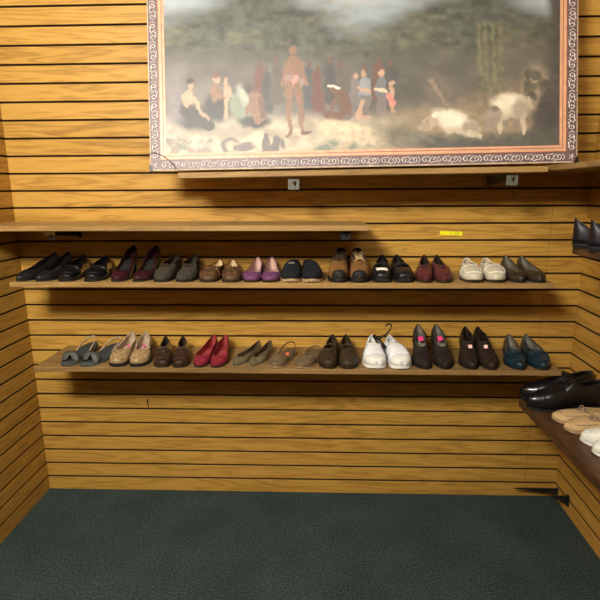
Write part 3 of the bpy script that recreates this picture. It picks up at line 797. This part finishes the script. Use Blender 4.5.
do(dict(L=.24, W=.082, toe='round', hh=.004, ts=.005, lining=m['beige_lining'], ut=.40, tl=(.040, .036, .052), hv=.048, ht=.028, mats=(m['brown_print'], m['dark_sole'], m['beige_lining']), cmax=.85),
   [(-1, .946, -.295, 3, 'brown printed moccasin with rust trim and pale lining, the left one'), (1, 1.047, -.296, -6, 'brown printed moccasin with rust trim and pale lining, the right one beside purple flats')], True,
   lambda s, d: (s.strap(m['rust_leather'], .34, .018, 0), s.bow(m['rust_leather'], .30, .009), s.moc(m['rust_leather'], .12), s.studs(m['silver'], [(.40, -d*.35)], .0035), s.collar(m['rust_leather'], .0025)), 'moccasin')
do(dict(L=.24, W=.077, toe='round', hh=.010, ut=.24, tl=(.026, .034, .056), hv=.030, ht=.024, cmax=.88, lining=m['pink_lining'], mats=(m['purple'], m['dark_sole'], m['pink_lining']), heel=.95),
   [(-1, 1.129, -.290, 0, 'purple ballet flat with rose beige lining, the left one of the pair'), (1, 1.206, -.291, -2, 'purple ballet flat with rose beige lining, the right one beside the black sneakers')], True,
   lambda s, d: s.strap(m['purple'], .23, .006, 0), 'ballet_flat')
do(dict(L=.25, W=.086, toe='round', ts=.010, peak=0, ut=.58, dl=.12, tl=(.050, .046, .052), hv=.062, ht=.034, cmax=.75, mats=(m['black_canvas'], m['tan_sole'], m['dark_lining'])),
   [(-1, 1.292, -.291, 0, 'black canvas slip-on sneaker with tan sole, the left one with a grey emblem'), (1, 1.380, -.293, -4, 'black canvas slip-on sneaker with tan sole, the right one beside the hiking shoes')], True,
   lambda s, d: (s.band('elastic_gore', m['black_sole'], .42, .56, -.55, -.30), s.band('elastic_gore', m['black_sole'], .42, .56, .30, .55), (s.band('emblem', m['grey_lining'], .40, .47, -.12, .12, .0026) if d < 0 else None)), 'slip_on_sneaker')
do(dict(L=.255, W=.084, toe='round', peak=0, ts=.014, hh=.010, ut=.40, dl=.10, tl=(.070, .076, .084), hv=.062, ht=.038, cmax=.62, mats=(m['tan_suede'], m['black_sole'], m['dark_lining']), heel=.98),
   [(-1, 1.484, -.290, 4, 'brown suede laced hiking shoe with black toe bumper, the left one'), (1, 1.570, -.294, 2, 'brown suede laced hiking shoe with tan laces, the right one beside black shoes')], True,
   lambda s, d: (s.band('toe_bumper', m['black_sole'], .001, .065, -.97, .97, .0032, .002, 8, 41), s.tongue(m['dark_brown_leather'], .36, .66, .036, .012), s.laces(m['dark_brown_leather'] if d < 0 else m['buff'], .42, .62, 4, .0016, True, .006), s.collar(m['dark_brown_leather'], .006), s.band('eyelet_panel', m['dark_brown_leather'], .42, .62, -.42, -.06), s.band('eyelet_panel', m['dark_brown_leather'], .42, .62, .06, .42)), 'hiking_shoe')
do(dict(L=.24, W=.083, toe='square', ts=.010, hh=.012, ut=.34, tl=(.040, .040, .058), hv=.042, ht=.034, mats=(m['black_leather'], m['black_sole'], m['dark_lining']), heel=.95),
   [(-1, 1.660, -.287, 6, 'chunky black mary jane with a white sticker on its toe, left one'), (1, 1.755, -.288, 0, 'chunky black mary jane without sticker, right one beside maroon shoes')], True,
   lambda s, d: (s.strap(m['black_leather'], .50, .016, .010), (s.band('white_label', m['white_tag'], .13, .25, -.28, .28, .0030, .0012) if d < 0 else None)), 'mary_jane_shoe')
do(dict(L=.245, W=.075, toe='almond', hh=.016, ut=.46, dl=.20, tl=(.040, .040, .060), hv=.048, ht=.028, cmax=.66, lining=m['dark_lining'], mats=(m['maroon'], m['dark_sole'], m['dark_lining']), heel=.85),
   [(-1, 1.832, -.293, 9, 'maroon leather slip-on, the left one beside the black mary janes'), (1, 1.910, -.296, 5, 'maroon leather slip-on, the right one beside the white moccasins')], True,
   lambda s, d: (s.bow(m['maroon'], .40, .009), s.moc(m['maroon'], .14, .38, .0013)), 'slip_on_shoe')
do(dict(L=.25, W=.086, toe='round', ts=.006, lining=m['cork_light'], ut=.44, tl=(.048, .044, .056), hv=.054, ht=.034, mats=(m['cream_leather'], m['dark_sole'], m['white_leather'])),
   [(-1, 2.032, -.285, 7, 'cream white leather moccasin, the left one beside the maroon shoes'), (1, 2.122, -.285, 7, 'cream white leather moccasin, the right one beside dark brown pumps')], True,
   lambda s, d: (s.strap(m['white_leather'], .38, .022, 0), s.moc(m['white_leather'], .11, .48, .0024), s.collar(m['white_leather'], .003)), 'moccasin')
do(dict(L=.245, W=.076, toe='almond', hh=.014, lining=m['grey_lining'], ut=.28, tl=(.032, .036, .058), hv=.036, ht=.024, mats=(m['metal_brown'], m['black_sole'], m['brown_lining']), heel=.8),
   [(-1, 2.213, -.288, 4, 'worn dark brown flat, the left one beside the white moccasins'), (1, 2.290, -.292, 3, 'worn dark brown flat at the far right end of the upper shelf')], True,
   lambda s, d: s.studs(m['gold'], [(.24, 1e-6)], .0028), 'flat_shoe')
# ---- lower shelf
do(dict(L=.25, W=.080, toe='round', hh=.022, ts=.008, ut=.26, dl=.10, peep=.19, cutback=.42, tl=(.030, .03, .03), hv=.044, ht=.034, mats=(m['grey_sandal'], m['grey_sandal'], m['footbed_grey']), heel=.9),
   [(-1, .318, -.291, 5, 'slate grey open-toe slingback sandal at the far left of the lower shelf'), (1, .398, -.294, 17, 'slate grey open-toe slingback sandal, the right one beside tan cork shoes')], False,
   lambda s, d: (s.sling(m['cork_light'], .60, .030, .008), s.band('vamp_edge', m['grey_suede'], .235, .262, -.95, .95)), 'sandal')
do(dict(L=.24, W=.086, toe='round', hh=.018, ts=.011, ut=.36, dl=.12, tl=(.036, .034, .056), hv=.044, ht=.030, lining=m['cork_light'], mats=(m['cork'], m['black_sole'], m['pink_lining'], m['black_leather']), heel=.85),
   [(-1, .541, -.292, -3, 'tan cork-print shoe with dark sole, the left one beside grey sandals'), (1, .632, -.290, -8, 'tan cork-print shoe with dark sole, the right one beside dark bronze pumps')], False,
   lambda s, d: (s.collar(m['cork_light'], .0028), s.studs(m['gold'], [(.05, -.3), (.045, .3), (.06, 1e-6)], .0025), s.band('heel_counter', m['cork_light'], .80, .995, -.97, -.05, .001), s.band('heel_counter', m['cork_light'], .80, .995, .05, .97, .001), s.sticker(m['pink_tag'], (s.cx(.7)+.0, s.L*.72, s.z0(.72)+s.ts+.012), .007)), 'flat_shoe')
do(dict(L=.235, W=.076, toe='round', hh=.010, ut=.50, dl=.22, tl=(.044, .042, .056), hv=.052, ht=.032, cmax=.56, lining=m['dark_lining'], mats=(m['bronze_patent'], m['dark_sole'], m['brown_lining']), heel=.9),
   [(-1, .742, -.296, -13, 'dark bronze leather shoe with a silver spot, the left one'), (1, .817, -.297, -10, 'dark bronze leather shoe beside the red flats, right one of its pair')], False,
   lambda s, d: (s.strap(m['bronze_patent'], .44, .012, 0), (s.studs(m['silver'], [(.34, .06)], .0055) if d < 0 else s.studs(m['gold'], [(.30, 0.001)], .0030)), s.moc(m['bronze_patent'], .14, .4, .0013)), 'slip_on_shoe')
do(dict(L=.24, W=.074, toe='almond', hh=.016, ut=.24, tl=(.032, .036, .056), hv=.032, ht=.024, cmax=.86, lining=m['red_lining'], mats=(m['red'], m['dark_sole'], m['red_lining'], m['red']), heel=.8),
   [(-1, .892, -.293, 6, 'bright red leather flat, the left one beside the bronze shoes'), (1, .968, -.295, 2, 'bright red leather flat, the right one beside the olive flats')], False,
   lambda s, d: s.bow(m['red'], .21, .007), 'flat_shoe')
do(dict(L=.25, W=.067, toe='pointed', hh=.004, ts=.004, ut=.30, tl=(.024, .026, .044), hv=.026, ht=.020, cmax=.86, lining=m['brown_lining'], mats=(m['olive_snake'], m['tan_sole'], m['taupe'])),
   [(-1, 1.038, -.295, 21, 'olive reptile-print pointed flat, turned sideways, beside the red shoes'), (1, 1.112, -.297, 17, 'olive reptile-print pointed flat, turned sideways, beside the taupe slingbacks')], False,
   lambda s, d: s.studs(m['dark_brown_leather'], [(.26, 1e-6), (.30, .3), (.30, -.3)], .0025), 'flat_shoe')
do(dict(L=.24, W=.082, toe='round', hh=.004, ts=.005, ut=.36, dl=.08, cutback=.55, tl=(.026, .02, .02), hv=.034, ht=.024, mats=(m['taupe'], m['tan_sole'], m['taupe'])),
   [(-1, 1.216, -.294, 16, 'taupe closed-toe slingback with its heel strap standing up in a loop'), (1, 1.328, -.297, 17, 'taupe closed-toe slingback with flattened strap and silver buckle')], False,
   lambda s, d: ((s.sling(m['dark_brown_leather'], .58, .036, .005), s.sticker(m['orange_tag'], (s.cx(.7)+.004, s.L*.66, .016), .009)) if d < 0 else (s.sling(m['taupe'], .58, .018, .006), s.studs(m['silver'], [(.34, .2)], .005))), 'slingback_shoe')
do(dict(L=.24, W=.083, toe='round', ts=.008, hh=.012, ut=.42, dl=.16, tl=(.046, .044, .060), hv=.050, ht=.034, cmax=.66, mats=(m['olive_brown'], m['dark_sole'], m['brown_lining']), heel=.95),
   [(-1, 1.443, -.293, 6, 'brown leather buckle shoe, the left one beside the taupe slingbacks'), (1, 1.530, -.296, 1, 'brown leather buckle shoe, the right one beside the white sneakers')], False,
   lambda s, d: (s.strap(m['olive_brown'], .56, .012, .008, 'mid'), s.moc(m['dark_brown_leather'], .12, .44, .002), s.bow(m['olive_brown'], .36, .010)), 'buckle_shoe')
do(dict(L=.245, W=.096, toe='round', ts=.013, ut=.46, dl=.10, tl=(.056, .052, .064), hv=.060, ht=.036, cmax=.62, sole_w=1.04, mats=(m['bright_white'], m['white_sole'], m['white_leather'])),
   [(-1, 1.647, -.293, 1, 'bright white sneaker, the left one holding the black plastic hanger'), (1, 1.757, -.296, -5, 'bright white sneaker, the right one beside the black heels')], False,
   lambda s, d: (s.tongue(m['bright_white'], .42, .68, .036, .010), s.band('toe_cap', m['white_sole'], .001, .17, -.97, .97, .0026, .0016, 10, 41), s.laces(m['white_leather'], .47, .64, 3, .0022, False, .004)), 'sneaker')
do(dict(L=.232, W=.080, toe='almond', hh=.064, ts=.006, ut=.46, dl=.16, tl=(.042, .042, .062), hv=.050, ht=.030, cmax=.80, lining=m['grey_lining'], mats=(m['espresso'], m['black_sole'], m['grey_lining'], m['black_leather']), heel=.62),
   [(-1, 1.852, -.293, 1, 'high-heeled espresso pump with a pink sticker, beside the white sneakers'), (1, 1.940, -.290, 1, 'high-heeled espresso pump with a pink sticker, beside the laced heels')], False,
   lambda s, d: s.sticker(m['pink_tag'], (s.cx(.66), s.L*.62, s.z0(.66)+s.ts+.036), .015, True, -.75), 'high_heel_pump')
do(dict(L=.24, W=.080, toe='almond', hh=.056, ts=.005, ut=.42, dl=.18, tl=(.052, .048, .060), hv=.052, ht=.030, cmax=.60, mats=(m['espresso2'], m['black_sole'], m['dark_lining'], m['black_leather']), heel=.7),
   [(-1, 2.043, -.292, 7, 'dark chocolate laced heel with pale tag and lace trailing left'), (1, 2.130, -.294, 1, 'dark chocolate laced heel with pale tag, beside the dark teal loafers')], False,
   lambda s, d: (s.tongue(m['espresso2'], .40, .60, .026, .004), s.laces(m['dark_brown_leather'], .44, .58, 3, .0015, True, .003, .022), s.sticker(m['pale_tag'], Vector(s.P(.42, d*-.05, .010)), .011, True, -.6)), 'laced_heel')
do(dict(L=.245, W=.086, toe='almond', hh=.018, ts=.005, ut=.40, tl=(.048, .044, .060), hv=.050, ht=.032, cmax=.76, lining=m['grey_lining'], mats=(m['navy'], m['black_sole'], m['grey_lining'], m['black_leather']), heel=.9),
   [(-1, 2.240, -.293, 8, 'dark teal loafer, the left one beside the laced heels'), (1, 2.340, -.294, 4, 'dark teal loafer at the far right end of the lower shelf')], False,
   lambda s, d: (s.strap(m['navy'], .38, .020, 0), s.moc(m['navy'], .12, .44, .0022), s.bow(m['navy'], .34, .009)), 'loafer')
# loose lace trailing between the espresso pump and the laced heel belongs to the hanger-free pair; hanger on the white sneakers
h = thing('shoe_hanger', 'black plastic hook hanger clipped into the white sneakers', 'hanger', (1.676, -.135, zd(1.67)+.066))
b = MB(); b.tube([(-.018, .010, .022), (-.006, -.004, .010), (.008, -.014, -.004), (.020, -.022, -.012)], [.006, .009, .0085, .006], 8); b.build('clip', M['black_plastic'], h, True)
b = MB(); b.tube([(0, 0, .012), (.016, .006, .022), (.030, .010, .032), (.040, .012, .044), (.043, .012, .056), (.037, .012, .064), (.028, .012, .062), (.024, .012, .055)], .0032, 8); b.build('hook', M['black_plastic'], h, True); h.scale = (1.3, 1.3, 1.3)

# ---- right side shelves
GS = 'shoes on the side shelves'
def side_shoe(kind, label, x, y, z, yaw, deco=None, **kw):
    s = Shoe(kind, label, (x, y, z), 0, group=GS, **kw); s.t.rotation_euler = (0, 0, math.radians(yaw))
    if deco: deco(s)
    return s
ZG = .6455; ZF = 1.3185
dress = dict(peak=0, L=.295, W=.094, toe='almond', hh=.012, ts=.010, ut=.46, dl=.14, tl=(.098, .078, .098), hv=.088, ht=.050, cmax=.70, mats=(M['black_dress'], M['black_sole'], M['dark_lining'], M['black_sole']), heel=.98)
def dd(s):
    s.tongue(M['black_dress'], .40, .62, .040, .016); s.laces(M['black_plastic'], .47, .58, 4, .0018, False, .004); s.band('toe_cap', M['black_dress'], .001, .20, -.97, .97, .0022, .0015, 10, 41); s.collar(M['black_dress'], .004)
side_shoe('dress_shoe', 'polished black dress shoe on the low side shelf, the one nearer the back wall', 2.266, -.262, ZG, -90, dd, side=1, **dress)
side_shoe('dress_shoe', 'polished black dress shoe on the low side shelf, the one beside the buff moccasins', 2.254, -.357, ZG, -90, dd, side=-1, **dress)
mo = dict(L=.26, W=.074, toe='round', ts=.006, ut=.42, tl=(.038, .036, .048), hv=.038, ht=.028, mats=(M['buff'], M['tan_sole'], M['beige_lining']))
def md(s): s.moc(M['lace_tan'], .12, .46, .0016); s.laces(M['lace_tan'], .34, .46, 2, .0022, True, .004, .022)
side_shoe('moccasin', 'buff tan moccasin with tied lace, directly beside the black dress shoes', 2.308, -.470, ZG, -90, md, side=1, **mo)
side_shoe('moccasin', 'buff tan moccasin with tied lace, directly beside the off-white shoes', 2.314, -.547, ZG, -90, md, side=-1, **mo)
wh = dict(L=.24, W=.074, toe='round', ts=.008, ut=.44, tl=(.044, .042, .052), hv=.050, ht=.034, mats=(M['offwhite'], M['white_sole'], M['white_leather']))
def wd(s): s.strap(M['bright_white'], .40, .020, 0); s.moc(M['bright_white'], .10, .5, .0018)
side_shoe('slip_on_shoe', 'off-white shoe at the right edge, directly beside the buff moccasins', 2.330, -.640, ZG, -90, wd, side=1, **wh)
side_shoe('slip_on_shoe', 'off-white shoe at the right edge, nearest the viewer on the low side shelf', 2.328, -.716, ZG, -90, wd, side=-1, **wh)
pb = dict(lining=M['grey_lining'], L=.245, W=.080, toe='almond', hh=.010, ts=.006, ut=.34, tl=(.040, .040, .082), hv=.040, ht=.028, mats=(M['black_purple'], M['black_sole'], M['grey_lining'], M['black_sole']), heel=.8)
def pd(s): s.strap(M['black_leather'], .62, .007, .030)
side_shoe('strap_pump', 'purple-black strapped shoe on the middle side shelf, heel towards the room', 2.515, -.600, ZF, 65, pd, side=1, **pb)
side_shoe('strap_pump', 'purple-black strapped shoe cut off by the right edge, on the middle side shelf', 2.515, -.705, ZF, 65, pd, side=-1, **pb)

# ------------------------------------------------------------------ light
w = bpy.data.worlds.new('room_air'); sc.world = w; w.use_nodes = True
w.node_tree.nodes['Background'].inputs[0].default_value = (.9, .85, .78, 1); w.node_tree.nodes['Background'].inputs[1].default_value = .03
def fixture(x, y, power, label, sx=.7, sy=.4, tilt=71, yaw_=.22):
    t = thing('ceiling_light', label, 'light', (x, y, ROWS*SP), 0, 'tilted ceiling lights washing the slatted wall')
    b = MB(); b.tube([(0, 0, 0), (0, 0, -.14)], .012, 8); b.build('stem', M['lamp_white'], t)
    b = MB(); b.box(-sx/2-.02, sx/2+.02, -sy/2-.02, sy/2+.02, .004, .04); h = b.build('housing', M['lamp_white'], t)
    h.location = (0, 0, -.16); h.rotation_euler = (math.radians(tilt), 0, -yaw_)
    l = bpy.data.lights.new('panel_light', 'AREA'); l.shape = 'RECTANGLE'; l.size = sx; l.size_y = sy; l.energy = power; l.color = (1, .965, .87)
    o = bpy.data.objects.new('panel_light', l); C.objects.link(o); o.location = (x, y, ROWS*SP-.16); o.rotation_euler = (math.radians(tilt), 0, -yaw_)
fixture(.50, -2.42, 46, 'white tilted ceiling light above the left half of the room')
fixture(1.95, -2.5, 5.5, 'white tilted ceiling light above the right half of the room')

# ------------------------------------------------------------------ camera
cam = bpy.data.cameras.new('camera'); co = bpy.data.objects.new('camera', cam); C.objects.link(co)
cx, D, H, yaw, pit, roll, f = 1.39687, 2.26337, 1.52003, -0.034919, 0.218813, -0.005704, 492.875
cy, sy, cp, sp_ = math.cos(yaw), math.sin(yaw), math.cos(pit), math.sin(pit)
fw = Vector((sy*cp, cy*cp, -sp_)); r = Vector((cy, -sy, 0)); u = r.cross(fw)
r2 = math.cos(roll)*r + math.sin(roll)*u; u2 = -math.sin(roll)*r + math.cos(roll)*u
co.matrix_world = Matrix(((r2.x, u2.x, -fw.x, cx), (r2.y, u2.y, -fw.y, -D), (r2.z, u2.z, -fw.z, H), (0, 0, 0, 1)))
cam.sensor_width = 36; cam.lens = f*36/600; cam.clip_start = .05
sc.camera = co
sc.view_settings.view_transform = 'Standard'; sc.view_settings.look = 'None'; sc.view_settings.gamma = 1
sc.view_settings.exposure = 1.14; sc.view_settings.use_curve_mapping = False
